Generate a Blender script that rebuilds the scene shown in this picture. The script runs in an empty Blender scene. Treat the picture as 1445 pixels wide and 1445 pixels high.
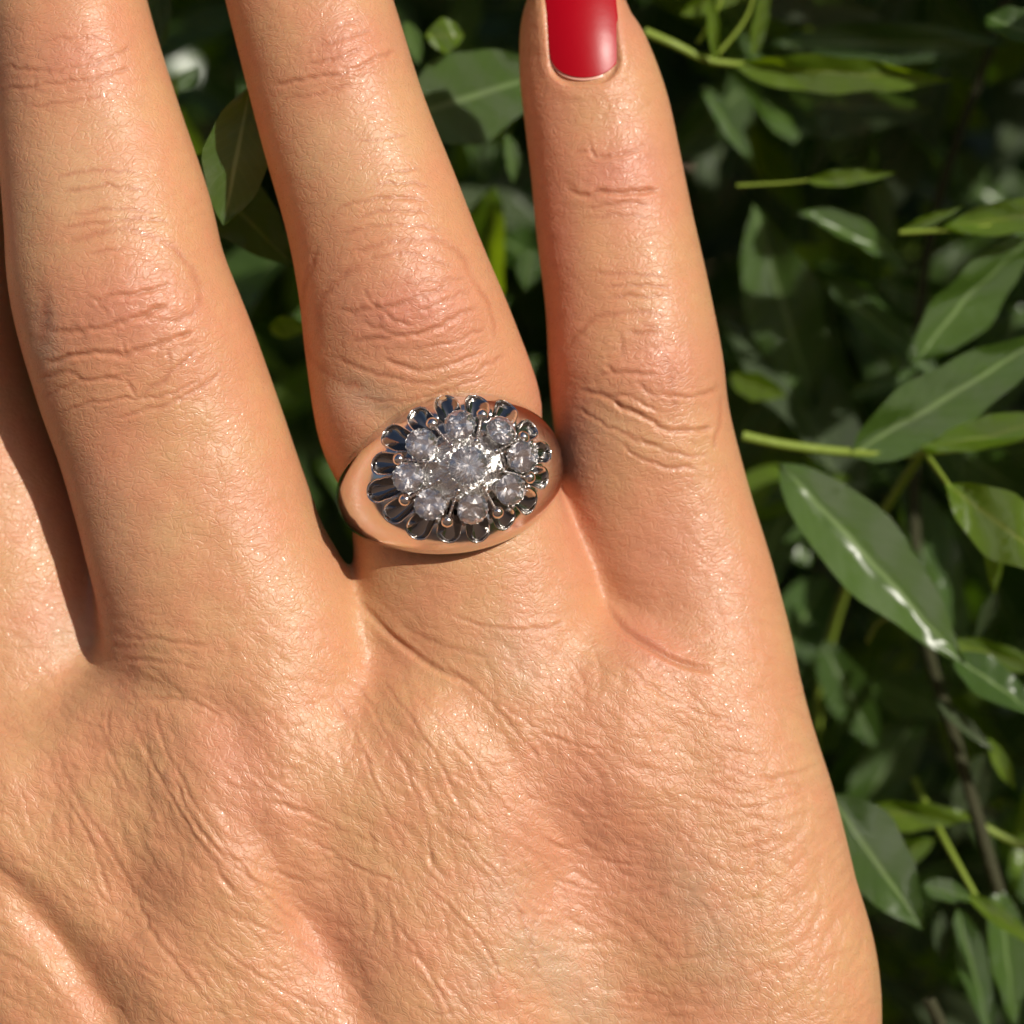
import bpy, bmesh, math, random
import numpy as np
from mathutils import Matrix, Vector
random.seed(7); rng = np.random.default_rng(7)
sc = bpy.context.scene
R_ = math.radians

# ---------------------------------------------------------------- camera, sky, sun, exposure
MM = 0.001
K = 95.0/1445.0            # millimetres per photograph pixel at the plane of the hand
DIST = 270.0               # camera to hand, mm
PITCH = 35.0               # the camera looks down by this much
FR = Matrix.Translation((0, 0, 1.25)) @ Matrix.Rotation(R_(90-PITCH), 4, 'X')   # hand frame (x right, y up the picture, z towards the camera) -> world
cd = bpy.data.cameras.new('camera'); cam = bpy.data.objects.new('camera', cd); sc.collection.objects.link(cam)
cd.sensor_width = 36.0; cd.lens = 36.0*DIST/95.0
cd.clip_start = 0.01; cd.clip_end = 200
cd.dof.use_dof = True; cd.dof.focus_distance = (DIST-8)*MM; cd.dof.aperture_fstop = 18.0
cam.matrix_world = FR @ Matrix.Translation((0, 0, DIST*MM))
sc.camera = cam
SUN = Vector((0.53, 0.38, 0.76)).normalized()
SW = (FR.to_3x3() @ SUN).normalized()
w = bpy.data.worlds.new('World'); sc.world = w; w.use_nodes = True
nt = w.node_tree; bg = nt.nodes['Background']
sky = nt.nodes.new('ShaderNodeTexSky'); sky.sky_type = 'NISHITA'; sky.sun_disc = False; sky.dust_density = 4.0; sky.air_density = .8
sky.sun_elevation = math.asin(SW.z); sky.sun_rotation = math.atan2(SW.x, SW.y)
nt.links.new(sky.outputs[0], bg.inputs[0]); bg.inputs[1].default_value = 0.065
ld = bpy.data.lights.new('sun', 'SUN'); ld.energy = 3.9; ld.angle = R_(0.5); ld.color = (1, .94, .84)
lo = bpy.data.objects.new('sun', ld); sc.collection.objects.link(lo)
lo.rotation_euler = SW.to_track_quat('Z', 'Y').to_euler(); lo.location = (0, 0, 3)
sc.view_settings.view_transform = 'Standard'; sc.view_settings.look = 'None'
sc.view_settings.exposure = 0.0; sc.view_settings.gamma = 1
sc.render.engine = 'CYCLES'
sc.cycles.max_bounces = 12; sc.cycles.transmission_bounces = 10; sc.cycles.glossy_bounces = 6; sc.cycles.diffuse_bounces = 3
sc.cycles.caustics_refractive = False; sc.cycles.caustics_reflective = False

# ---------------------------------------------------------------- helpers
def P(px, py, z=0.0):
    """photograph pixel at height z (mm) -> point of the hand frame in mm"""
    f = (DIST-z)/DIST*K
    return np.array([(px-722.5)*f, (722.5-py)*f, z])
def link(o, parent=None, frame=True):
    sc.collection.objects.link(o)
    if parent is not None: o.parent = parent
    elif frame: o.matrix_world = FR @ o.matrix_world
    return o
def mesh_np(name, verts_mm, faces, mats, smooth=True, attrs=None):
    me = bpy.data.meshes.new(name)
    verts = np.asarray(verts_mm, dtype=np.float32)*MM
    if isinstance(faces, np.ndarray):
        n, k = faces.shape
        me.vertices.add(len(verts)); me.vertices.foreach_set('co', verts.ravel())
        me.loops.add(n*k); me.loops.foreach_set('vertex_index', faces.astype(np.int32).ravel())
        me.polygons.add(n); me.polygons.foreach_set('loop_start', np.arange(0, n*k, k, dtype=np.int32))
        me.update(calc_edges=True)
    else:
        me.from_pydata([tuple(map(float, v)) for v in verts], [], faces); me.update()
    me.polygons.foreach_set('use_smooth', np.full(len(me.polygons), smooth))
    for m in (mats if isinstance(mats, (list, tuple)) else [mats]): me.materials.append(m)
    for k_, v in (attrs or {}).items():
        a = me.attributes.new(k_, 'FLOAT', 'POINT'); a.data.foreach_set('value', v.astype(np.float32))
    return me
def obj(name, me, parent=None, mat=None):
    o = bpy.data.objects.new(name, me)
    if mat is not None: o.matrix_world = mat
    return link(o, parent)
def tag(o, label=None, cat=None, group=None, kind=None):
    if label: o['label'] = label
    if cat: o['category'] = cat
    if group: o['group'] = group
    if kind: o['kind'] = kind
    return o
def nodes(name):
    m = bpy.data.materials.new(name); m.use_nodes = True
    t = m.node_tree; return m, t, t.nodes['Principled BSDF']
def N(t, typ, **kw):
    n = t.nodes.new(typ)
    for k_, v in kw.items():
        if k_.startswith('i_'): n.inputs[k_[2:].replace('_', ' ')].default_value = v
        else: setattr(n, k_, v)
    return n
def smooth01(x): x = np.clip(x, 0, 1); return x*x*(3-2*x)

# ---------------------------------------------------------------- materials
def mat_skin():
    m, t, b = nodes('skin'); L = t.links.new
    tc = N(t, 'ShaderNodeTexCoord')
    red = N(t, 'ShaderNodeAttribute', attribute_name='redness')
    crease = N(t, 'ShaderNodeAttribute', attribute_name='crease')
    pale = N(t, 'ShaderNodeAttribute', attribute_name='pale')
    n1 = N(t, 'ShaderNodeTexNoise', i_Scale=110.0, i_Detail=5.0, i_Roughness=0.6)
    n2 = N(t, 'ShaderNodeTexNoise', i_Scale=900.0, i_Detail=3.0)
    for n in (n1, n2): L(tc.outputs['Object'], n.inputs['Vector'])
    r1 = N(t, 'ShaderNodeMapRange'); r1.inputs[1].default_value = .38; r1.inputs[2].default_value = .64; L(n1.outputs[0], r1.inputs[0])
    a = N(t, 'ShaderNodeMix', data_type='RGBA'); a.inputs[6].default_value = (.60, .33, .165, 1); a.inputs[7].default_value = (.585, .28, .145, 1)
    L(r1.outputs[0], a.inputs[0])
    c = N(t, 'ShaderNodeMix', data_type='RGBA'); c.inputs[7].default_value = (.58, .235, .15, 1); L(red.outputs['Fac'], c.inputs[0]); L(a.outputs[2], c.inputs[6])
    p = N(t, 'ShaderNodeMix', data_type='RGBA'); p.inputs[7].default_value = (.63, .385, .215, 1); L(pale.outputs['Fac'], p.inputs[0]); L(c.outputs[2], p.inputs[6])
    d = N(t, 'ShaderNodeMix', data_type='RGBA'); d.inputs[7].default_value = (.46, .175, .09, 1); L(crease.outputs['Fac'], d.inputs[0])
    vn = N(t, 'ShaderNodeAttribute', attribute_name='vein'); vv = N(t, 'ShaderNodeMix', data_type='RGBA'); vv.inputs[7].default_value = (.46, .34, .24, 1); L(vn.outputs['Fac'], vv.inputs[0]); L(p.outputs[2], vv.inputs[6])
    n5 = N(t, 'ShaderNodeTexNoise', i_Scale=260.0, i_Detail=4.0); L(tc.outputs['Object'], n5.inputs['Vector'])
    r5 = N(t, 'ShaderNodeMapRange'); r5.inputs[1].default_value = .42; r5.inputs[2].default_value = .70; r5.inputs[4].default_value = .55; L(n5.outputs[0], r5.inputs[0])
    y5 = N(t, 'ShaderNodeMix', data_type='RGBA'); y5.inputs[7].default_value = (.62, .27, .15, 1); L(r5.outputs[0], y5.inputs[0]); L(vv.outputs[2], y5.inputs[6]); L(y5.outputs[2], d.inputs[6])
    e = N(t, 'ShaderNodeMix', data_type='RGBA', blend_type='MULTIPLY'); e.inputs[0].default_value = .25
    r2 = N(t, 'ShaderNodeMapRange'); r2.inputs[3].default_value = .75; r2.inputs[4].default_value = 1.2; L(n2.outputs[0], r2.inputs[0])
    L(d.outputs[2], e.inputs[6]); L(r2.outputs[0], e.inputs[7])
    L(e.outputs[2], b.inputs['Base Color'])
    b.inputs['Subsurface Weight'].default_value = .45; b.inputs['Subsurface Radius'].default_value = (1.0, .30, .14); b.inputs['Subsurface Scale'].default_value = .0009
    b.inputs['Roughness'].default_value = .42; b.inputs['Specular IOR Level'].default_value = .5
    # fine net of the skin: warped cells and pores
    nw = N(t, 'ShaderNodeTexNoise', i_Scale=600.0, i_Detail=2.0); L(tc.outputs['Object'], nw.inputs['Vector'])
    ad = N(t, 'ShaderNodeMix', data_type='RGBA', blend_type='LINEAR_LIGHT'); ad.inputs[0].default_value = .0009
    L(tc.outputs['Object'], ad.inputs[6]); L(nw.outputs['Color'], ad.inputs[7])
    def cells(angle, stretch, scale):
        r_ = N(t, 'ShaderNodeMapping'); r_.inputs['Rotation'].default_value = (0, 0, R_(angle)); L(ad.outputs[2], r_.inputs['Vector'])
        s_ = N(t, 'ShaderNodeMapping'); s_.inputs['Scale'].default_value = (stretch, 1, 1); L(r_.outputs[0], s_.inputs['Vector'])
        v_ = N(t, 'ShaderNodeTexVoronoi', feature='DISTANCE_TO_EDGE', i_Scale=scale); L(s_.outputs[0], v_.inputs['Vector']); return v_
    hm = N(t, 'ShaderNodeAttribute', attribute_name='handback')
    va, vb = cells(42, .38, 1900.0), cells(-14, .36, 1700.0)
    vm = N(t, 'ShaderNodeMix', data_type='FLOAT'); L(hm.outputs['Fac'], vm.inputs[0]); L(vb.outputs[0], vm.inputs[2]); L(va.outputs[0], vm.inputs[3])
    v2 = cells(-40, .5, 2600.0)
    mr = N(t, 'ShaderNodeMapRange', interpolation_type='SMOOTHSTEP'); mr.inputs[2].default_value = .16; L(vm.outputs[0], mr.inputs[0])
    mr2 = N(t, 'ShaderNodeMapRange', interpolation_type='SMOOTHSTEP'); mr2.inputs[2].default_value = .3; mr2.inputs[4].default_value = .5; L(v2.outputs[0], mr2.inputs[0])
    s = N(t, 'ShaderNodeMath', operation='ADD'); L(mr.outputs[0], s.inputs[0]); L(mr2.outputs[0], s.inputs[1])
    n3 = N(t, 'ShaderNodeTexNoise', i_Scale=3500.0, i_Detail=3.0); L(tc.outputs['Object'], n3.inputs['Vector'])
    s2 = N(t, 'ShaderNodeMath', operation='ADD'); L(s.outputs[0], s2.inputs[0]); L(n3.outputs[0], s2.inputs[1])
    bp = N(t, 'ShaderNodeBump'); bp.inputs['Strength'].default_value = .42; bp.inputs['Distance'].default_value = .00005
    L(s2.outputs[0], bp.inputs['Height']); L(bp.outputs[0], b.inputs['Normal'])
    rr = N(t, 'ShaderNodeMapRange'); rr.inputs[3].default_value = .36; rr.inputs[4].default_value = .56; L(n1.outputs[0], rr.inputs[0]); 
    gl = N(t, 'ShaderNodeTexNoise', i_Scale=5200.0, i_Detail=1.0); L(tc.outputs['Object'], gl.inputs['Vector'])
    gm = N(t, 'ShaderNodeMapRange', interpolation_type='SMOOTHSTEP'); gm.inputs[1].default_value = .62; gm.inputs[2].default_value = .70; gm.inputs[3].default_value = 1; gm.inputs[4].default_value = .5; L(gl.outputs[0], gm.inputs[0])
    gx = N(t, 'ShaderNodeMath', operation='MULTIPLY'); L(rr.outputs[0], gx.inputs[0]); L(gm.outputs[0], gx.inputs[1]); L(gx.outputs[0], b.inputs['Roughness'])
    return m
def mat_simple(name, col, rough=.5, metal=0., spec=.5, coat=0., bump=None):
    m, t, b = nodes(name)
    b.inputs['Base Color'].default_value = (*col, 1); b.inputs['Roughness'].default_value = rough
    b.inputs['Metallic'].default_value = metal; b.inputs['Specular IOR Level'].default_value = spec
    b.inputs['Coat Weight'].default_value = coat; b.inputs['Coat Roughness'].default_value = .04
    if bump:
        tc = N(t, 'ShaderNodeTexCoord'); n = N(t, 'ShaderNodeTexNoise', i_Scale=bump[0], i_Detail=4.0); t.links.new(tc.outputs['Object'], n.inputs['Vector'])
        bp = N(t, 'ShaderNodeBump'); bp.inputs['Strength'].default_value = bump[1]; bp.inputs['Distance'].default_value = bump[2]
        t.links.new(n.outputs[0], bp.inputs['Height']); t.links.new(bp.outputs[0], b.inputs['Normal'])
    return m
def mat_leaf(name, col, col2, trans, rib, rough=.33, tmix=.35):
    m, t, b = nodes(name); L = t.links.new
    tc = N(t, 'ShaderNodeTexCoord'); oi = N(t, 'ShaderNodeObjectInfo'); uv = N(t, 'ShaderNodeAttribute', attribute_name='across'); al = N(t, 'ShaderNodeAttribute', attribute_name='along')
    n = N(t, 'ShaderNodeTexNoise', i_Scale=90.0, i_Detail=4.0); L(tc.outputs['Object'], n.inputs['Vector'])
    sm = N(t, 'ShaderNodeMath', operation='ADD'); L(n.outputs[0], sm.inputs[0]); L(oi.outputs['Random'], sm.inputs[1])
    hf = N(t, 'ShaderNodeMath', operation='MULTIPLY'); hf.inputs[1].default_value = .5; L(sm.outputs[0], hf.inputs[0])
    mx = N(t, 'ShaderNodeMix', data_type='RGBA'); mx.inputs[6].default_value = (*col, 1); mx.inputs[7].default_value = (*col2, 1); L(hf.outputs[0], mx.inputs[0])
    # pale midrib and side veins
    ab = N(t, 'ShaderNodeMath', operation='ABSOLUTE'); L(uv.outputs['Fac'], ab.inputs[0])
    rb = N(t, 'ShaderNodeMapRange', interpolation_type='SMOOTHSTEP'); rb.inputs[1].default_value = .03; rb.inputs[2].default_value = .10; rb.inputs[3].default_value = 1; rb.inputs[4].default_value = 0; L(ab.outputs[0], rb.inputs[0])
    ph = N(t, 'ShaderNodeMath', operation='MULTIPLY_ADD'); ph.inputs[1].default_value = 11.0; L(al.outputs['Fac'], ph.inputs[0])
    m2 = N(t, 'ShaderNodeMath', operation='MULTIPLY'); m2.inputs[1].default_value = -2.6; L(ab.outputs[0], m2.inputs[0]); L(m2.outputs[0], ph.inputs[2])
    fr = N(t, 'ShaderNodeMath', operation='PINGPONG'); fr.inputs[1].default_value = .5; L(ph.outputs[0], fr.inputs[0])
    vn = N(t, 'ShaderNodeMapRange', interpolation_type='SMOOTHSTEP'); vn.inputs[1].default_value = 0; vn.inputs[2].default_value = .07; vn.inputs[3].default_value = .22; vn.inputs[4].default_value = 0; L(fr.outputs[0], vn.inputs[0])
    mxr = N(t, 'ShaderNodeMath', operation='MAXIMUM'); L(rb.outputs[0], mxr.inputs[0]); L(vn.outputs[0], mxr.inputs[1])
    m3 = N(t, 'ShaderNodeMix', data_type='RGBA'); m3.inputs[7].default_value = (*rib, 1); L(mxr.outputs[0], m3.inputs[0]); L(mx.outputs[2], m3.inputs[6])
    L(m3.outputs[2], b.inputs['Base Color']); b.inputs['Roughness'].default_value = rough; b.inputs['Specular IOR Level'].default_value = .8; b.inputs['Coat Weight'].default_value = .45; b.inputs['Coat Roughness'].default_value = .24
    nb = N(t, 'ShaderNodeTexNoise', i_Scale=900.0, i_Detail=4.0); L(tc.outputs['Object'], nb.inputs['Vector'])
    hh = N(t, 'ShaderNodeMath', operation='MULTIPLY_ADD'); hh.inputs[1].default_value = -.8; L(mxr.outputs[0], hh.inputs[0]); L(nb.outputs[0], hh.inputs[2])
    bp = N(t, 'ShaderNodeBump'); bp.inputs['Strength'].default_value = .5; bp.inputs['Distance'].default_value = .00025; L(hh.outputs[0], bp.inputs['Height']); L(bp.outputs[0], b.inputs['Normal'])
    tr = N(t, 'ShaderNodeBsdfTranslucent'); tr.inputs[0].default_value = (*trans, 1)
    ms = N(t, 'ShaderNodeMixShader'); ms.inputs[0].default_value = tmix; L(b.outputs[0], ms.inputs[1]); L(tr.outputs[0], ms.inputs[2])
    L(ms.outputs[0], t.nodes['Material Output'].inputs[0])
    return m
M_SKIN = mat_skin()
M_NAIL = mat_simple('red_nail_polish', (.37, .0, .007), .34, 0, .3, 0, (500, .12, .0002))
M_NAILBED = mat_simple('bare_nail', (.68, .36, .27), .3, 0, .5, .3)
M_GOLD = mat_simple('white_gold', (.80, .765, .735), .085, 1.0, .5, 0, (900, .10, .00006))
_t = M_GOLD.node_tree; _c = N(_t, 'ShaderNodeTexCoord'); _n = N(_t, 'ShaderNodeTexNoise', i_Scale=500.0, i_Detail=6.0); _t.links.new(_c.outputs['Object'], _n.inputs['Vector'])
_r = N(_t, 'ShaderNodeMapRange'); _r.inputs[1].default_value = .35; _r.inputs[2].default_value = .7; _r.inputs[3].default_value = .05; _r.inputs[4].default_value = .19; _t.links.new(_n.outputs[0], _r.inputs[0]); _t.links.new(_r.outputs[0], _t.nodes['Principled BSDF'].inputs['Roughness'])
M_FLUTE_DARK = mat_simple('flutes_dark_reflection', (.40, .385, .37), .10, 1.0, .5, 0, (1100, .25, .00012))  # dark reflections in the flutes, put into the metal colour
M_GOLDR = mat_simple('white_gold_textured', (.84, .83, .81), .20, 1.0, .5, 0, (2400, .9, .00035))
m, t, b = nodes('diamond'); M_DIA = m
b.inputs['Base Color'].default_value = (1, 1, 1, 1); b.inputs['Transmission Weight'].default_value = 1; b.inputs['IOR'].default_value = 2.4; b.inputs['Roughness'].default_value = 0.0
_t = N(t, 'ShaderNodeBsdfTransparent'); _m = N(t, 'ShaderNodeMixShader'); _m.inputs[0].default_value = .05
t.links.new(b.outputs[0], _m.inputs[1]); t.links.new(_t.outputs[0], _m.inputs[2]); t.links.new(_m.outputs[0], t.nodes['Material Output'].inputs[0])
b.inputs['Coat Weight'].default_value = 1.0; b.inputs['Coat Roughness'].default_value = .13; b.inputs['Coat IOR'].default_value = 1.9
M_SEAT = mat_simple('stone_seat', (.93, .93, .95), .30, 1.0, .5, 0, (3000, .4, .0001))
M_LEAF = mat_leaf('dark_leaf', (.034, .090, .010), (.085, .165, .016), (.20, .40, .01), (.24, .36, .12), .30, .26)
M_LIME = mat_leaf('young_leaf', (.13, .25, .008), (.19, .30, .010), (.50, .72, .01), (.34, .42, .06), .38, .55)
M_OLIVE = mat_leaf('leaf_underside', (.05, .085, .03), (.08, .115, .04), (.14, .26, .03), (.16, .22, .09), .5, .35)
M_STEM = mat_simple('green_stem', (.22, .30, .04), .45, 0, .4, 0, (700, .4, .0003))
M_BARK = mat_simple('twig_bark', (.045, .045, .02), .8, 0, .3, 0, (900, .6, .0005))

# ---------------------------------------------------------------- the hand: one continuous surface from a distance field
def axis(lo, hi, flo, fhi, fine, coarse):
    a = np.arange(lo, flo, coarse); b_ = np.arange(flo, fhi, fine); c = np.arange(fhi, hi, coarse)
    return np.concatenate([a, b_, c])
QF = 0.165
GX = axis(-112, 62, -49.5, 49.5, QF, .9)
GY = axis(-128, 84, -49.5, 49.5, QF, .9)
GZ = axis(-32, 15, -6, 15, .30, .6)
def spline(st, n=90):
    st = np.array(st, float); m_ = len(st); out = []
    for s_ in np.linspace(0, m_-1-1e-6, n):
        i = int(s_); f = s_-i
        p0, p1, p2, p3 = st[max(i-1, 0)], st[i], st[min(i+1, m_-1)], st[min(i+2, m_-1)]
        out.append(.5*((2*p1)+(p2-p0)*f+(2*p0-5*p1+4*p2-p3)*f*f+(3*p1-p0-3*p2+p3)*f**3))
    return np.array(out)
F = np.full((len(GX), len(GY), len(GZ)), 3.0, np.float32)
def smin(a, b_, k):
    h = np.clip(k-np.abs(a-b_), 0, None)/k
    return np.minimum(a, b_)-h*h*k*.25
def chain(st, k, ex=2.2, web=0):
    """st: rows of x, y (mm), half width, axis height, half thickness up, half thickness down"""
    c = spline(st)
    w_ = c[:, 2].max()*(1.1+k/8)+4
    ix = np.where((GX > c[:, 0].min()-w_) & (GX < c[:, 0].max()+w_))[0]; iy = np.where((GY > c[:, 1].min()-w_) & (GY < c[:, 1].max()+w_))[0]
    ix = slice(ix[0], ix[-1]+1); iy = slice(iy[0], iy[-1]+1)
    X, Y = np.meshgrid(GX[ix], GY[iy], indexing='ij')
    best = np.full(X.shape, 1e9); par = [np.zeros(X.shape) for _ in range(4)]
    for i in range(len(c)-1):
        a_, b_ = c[i], c[i+1]; d = b_[:2]-a_[:2]; l2 = (d@d)+1e-12
        f = np.clip(((X-a_[0])*d[0]+(Y-a_[1])*d[1])/l2, 0, 1)
        dd = np.hypot(X-a_[0]-f*d[0], Y-a_[1]-f*d[1]); dd2 = dd
        mk = dd2 < best; best = np.where(mk, dd2, best)
        for q in range(4): par[q] = np.where(mk, a_[2+q]+f*(b_[2+q]-a_[2+q]), par[q])
    W, ZC, HU, HD = [p.astype(np.float32)[:, :, None] for p in par]
    Z = GZ.astype(np.float32)[None, None, :]-ZC
    H = np.where(Z > 0, HU, HD)
    q = ((best.astype(np.float32)[:, :, None]/W)**ex+(np.abs(Z)/H)**ex)**(1/ex)
    D = (q-1)*np.minimum(W, H)
    if web:                                      # the join widens into a soft web towards the hand
        k = (k+web*smooth01((722.5-GY[iy]/K-790)/110.))[None, :, None].astype(np.float32)
    F[ix, iy, :] = smin(F[ix, iy, :], D, k)
def S(lx, ly, rx, ry, z, hu, hd):
    """a station from a left and a right contour pixel"""
    a_, b_ = P(lx, ly, z), P(rx, ry, z); c = (a_+b_)/2
    return (c[0], c[1], np.hypot(*(b_-a_)[:2])/2, z, hu, hd)
def C(px, py, wpx, z, hu, hd):
    c = P(px, py, z); return (c[0], c[1], wpx*K*(DIST-z)/DIST, z, hu, hd)
# metacarpals, heel of the hand, forearm, thumb
chain([C(345, 1120, 150, -2.5, 10.8, 13), C(330, 1350, 165, -2, 10.6, 14), C(400, 1700, 190, -3, 10.5, 15), C(450, 2050, 210, -4, 12, 15)], 6)
chain([C(640, 1090, 150, -3.2, 10.2, 13), C(640, 1350, 165, -2.6, 10.4, 14), C(580, 1700, 180, -3, 11, 15), C(530, 2050, 190, -4, 12, 15)], 7)
chain([C(948, 1020, 146, -5.0, 8.8, 10.5), C(982, 1110, 168, -5.0, 9.4, 11), C(1018, 1280, 178, -4.6, 9.6, 12), C(1050, 1440, 178, -4.5, 9.8, 13), C(1000, 1750, 190, -4, 11, 14), C(760, 2100, 190, -5, 12, 14)], 7)
chain([C(40, 1120, 140, -5.5, 10.5, 12), C(80, 1350, 160, -4.5, 10.5, 13), C(230, 1700, 190, -4, 11, 15), C(330, 2050, 200, -5, 12, 15)], 6)
chain([C(500, 1950, 380, -5, 14, 16), C(500, 2300, 340, -6, 17, 17), C(480, 2600, 370, -6, 19, 19)], 9)
chain([C(200, 1800, 170, -10, 10, 12), C(-150, 1450, 190, -13, 9, 10), C(-400, 1130, 140, -14, 9, 9), C(-520, 900, 135, -14, 8.5, 8.5), C(-585, 720, 120, -14, 6.8, 7.8), C(-600, 660, 104, -14, 6, 6.8), C(-608, 620, 74, -14, 4.6, 5.2), C(-612, 600, 40, -14, 3, 3.4)], 7)
chain([C(500, 1230, 330, -5.5, 9.0, 12), C(560, 1450, 420, -5.5, 10.2, 13), C(560, 1750, 420, -5.5, 11, 14), C(520, 2050, 330, -5, 13, 15)], 6)
# index
chain([C(50, 1180, 140, -5.2, 10, 11), S(-150, 1040, 178, 960, -7.0, 8.6, 9), S(-215, 800, 138, 745, -8.4, 8.2, 9), S(-250, 600, 62, 540, -10, 8.4, 9), S(-270, 420, 32, 380, -10.6, 8.8, 8.5), S(-290, 200, -6, 170, -11, 7.8, 8), S(-305, 0, -50, -30, -12, 7.2, 7.6), S(-300, -190, -85, -210, -13, 5.6, 6.5), S(-250, -265, -150, -272, -13.5, 3.5, 4)], 2.0)
# middle
chain([C(350, 1180, 140, -2.4, 10.6, 12), S(163, 985, 520, 900, -1.4, 9.6, 10.5), S(130, 820, 455, 745, -.8, 8.8, 9.5), S(84, 645, 402, 600, -.4, 8.6, 9), S(47, 540, 362, 485, 0, 9.2, 9), S(17, 430, 320, 375, 0, 9.6, 9), S(8, 330, 296, 280, -.2, 9.0, 8.6), S(-4, 190, 252, 150, -.8, 8.0, 8.2), S(-14, 60, 212, 20, -1.4, 8.0, 8), S(-34, -60, 184, -100, -2.2, 7.4, 7.8), S(-65, -210, 160, -250, -3, 6.6, 7.4), S(-90, -330, 125, -370, -4, 5.4, 6.4), S(-60, -420, 60, -440, -4.6, 3.2, 4)], 1.6, web=1.6)
# ring finger, pinched under the ring
chain([C(690, 1150, 140, -3.2, 9.8, 12), S(560, 990, 868, 950, -2.8, 8.8, 10), S(508, 880, 845, 838, -2.6, 8.5, 9.5), S(499, 790, 806, 744, -2.2, 8.4, 9.2), S(496, 728, 778, 660, -2, 8.1, 8.9), S(488, 690, 770, 622, -2, 8.1, 8.9), S(466, 655, 768, 585, -1.9, 8.7, 9), S(447, 606, 754, 528, -1.6, 9.1, 9), S(431, 500, 716, 428, -1, 9.6, 8.8), S(421, 415, 683, 352, -.8, 9.5, 8.8), S(402, 318, 650, 272, -.8, 8.7, 8.5), S(370, 205, 602, 148, -1, 7.9, 8.2), S(343, 100, 569, 45, -1.4, 7.9, 8), S(318, 0, 538, -55, -2, 7.4, 7.8), S(290, -120, 505, -160, -2.8, 6.8, 7.4), S(270, -240, 470, -270, -3.6, 5.6, 6.4), S(300, -310, 400, -325, -4.2, 3.4, 4)], 1.3, web=1.0)
# little finger
chain([C(985, 1180, 150, -5, 9.2, 11), S(865, 1000, 1128, 968, -5.4, 8.2, 9.2), S(836, 860, 1101, 850, -5.6, 7.5, 8.6), S(800, 735, 1063, 722, -5.6, 7.3, 8.2), S(782, 610, 1031, 595, -5.2, 7.7, 8), S(774, 525, 1020, 508, -5, 8.0, 7.8), S(769, 430, 1002, 418, -5, 7.6, 7.6), S(757, 330, 980, 322, -5.2, 6.9, 7.3), S(748, 235, 961, 232, -5.6, 6.8, 7), S(739, 160, 945, 160, -5.9, 6.5, 6.8), S(731, 90, 921, 92, -6.1, 6.2, 6.6), S(733, 35, 896, 38, -6.3, 5.8, 6.4), S(750, -12, 876, -12, -6.6, 4.9, 5.6), S(782, -40, 846, -42, -6.9, 3.2, 3.9)], 1.3, web=.6)
# webs between the fingers
chain([C(165, 1035, 70, -4.4, 8.2, 8), C(190, 1130, 110, -3.6, 9, 10)], 5)
chain([C(590, 1010, 55, -4.8, 8.2, 8), C(540, 1080, 100, -3.6, 9, 10)], 5)
chain([C(868, 955, 66, -4.0, 7.6, 7), C(850, 1080, 100, -4.2, 9, 10)], 4)
import openvdb
np.clip(F, -1.2, 1.2, out=F)
vg = openvdb.FloatGrid(1.2); vg.copyFromArray(F)
pts, quads = vg.convertToQuads(0.0)
del F, vg
V = np.stack([np.interp(pts[:, 0], np.arange(len(GX)), GX), np.interp(pts[:, 1], np.arange(len(GY)), GY), np.interp(pts[:, 2], np.arange(len(GZ)), GZ)], 1)
Q = quads[:, ::-1].astype(np.int64)
def vnormals(V, Q):
    n = np.cross(V[Q[:, 2]]-V[Q[:, 0]], V[Q[:, 3]]-V[Q[:, 1]])
    o = np.zeros_like(V)
    for q in range(4):
        for a_ in range(3): o[:, a_] += np.bincount(Q[:, q], weights=n[:, a_], minlength=len(V))
    return o/np.maximum(np.linalg.norm(o, axis=1, keepdims=True), 1e-12)
def relax(V, Q, it=2, f=.5):
    E_ = np.concatenate([Q[:, [0, 1]], Q[:, [1, 2]], Q[:, [2, 3]], Q[:, [3, 0]]]); E_ = np.concatenate([E_, E_[:, ::-1]])
    cnt = np.bincount(E_[:, 0], minlength=len(V))[:, None]
    for i in range(it):
        s_ = np.stack([np.bincount(E_[:, 0], weights=V[E_[:, 1], a_], minlength=len(V)) for a_ in range(3)], 1)/np.maximum(cnt, 1)
        V = V*(1-f)+s_*f
    return V
V = relax(V, Q, 5, .6)
NRM = vnormals(V, Q)
if (NRM[:, 2]*(V[:, 2]-V[:, 2].mean())).sum() < 0: Q = Q[:, ::-1]; NRM = -NRM

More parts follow.
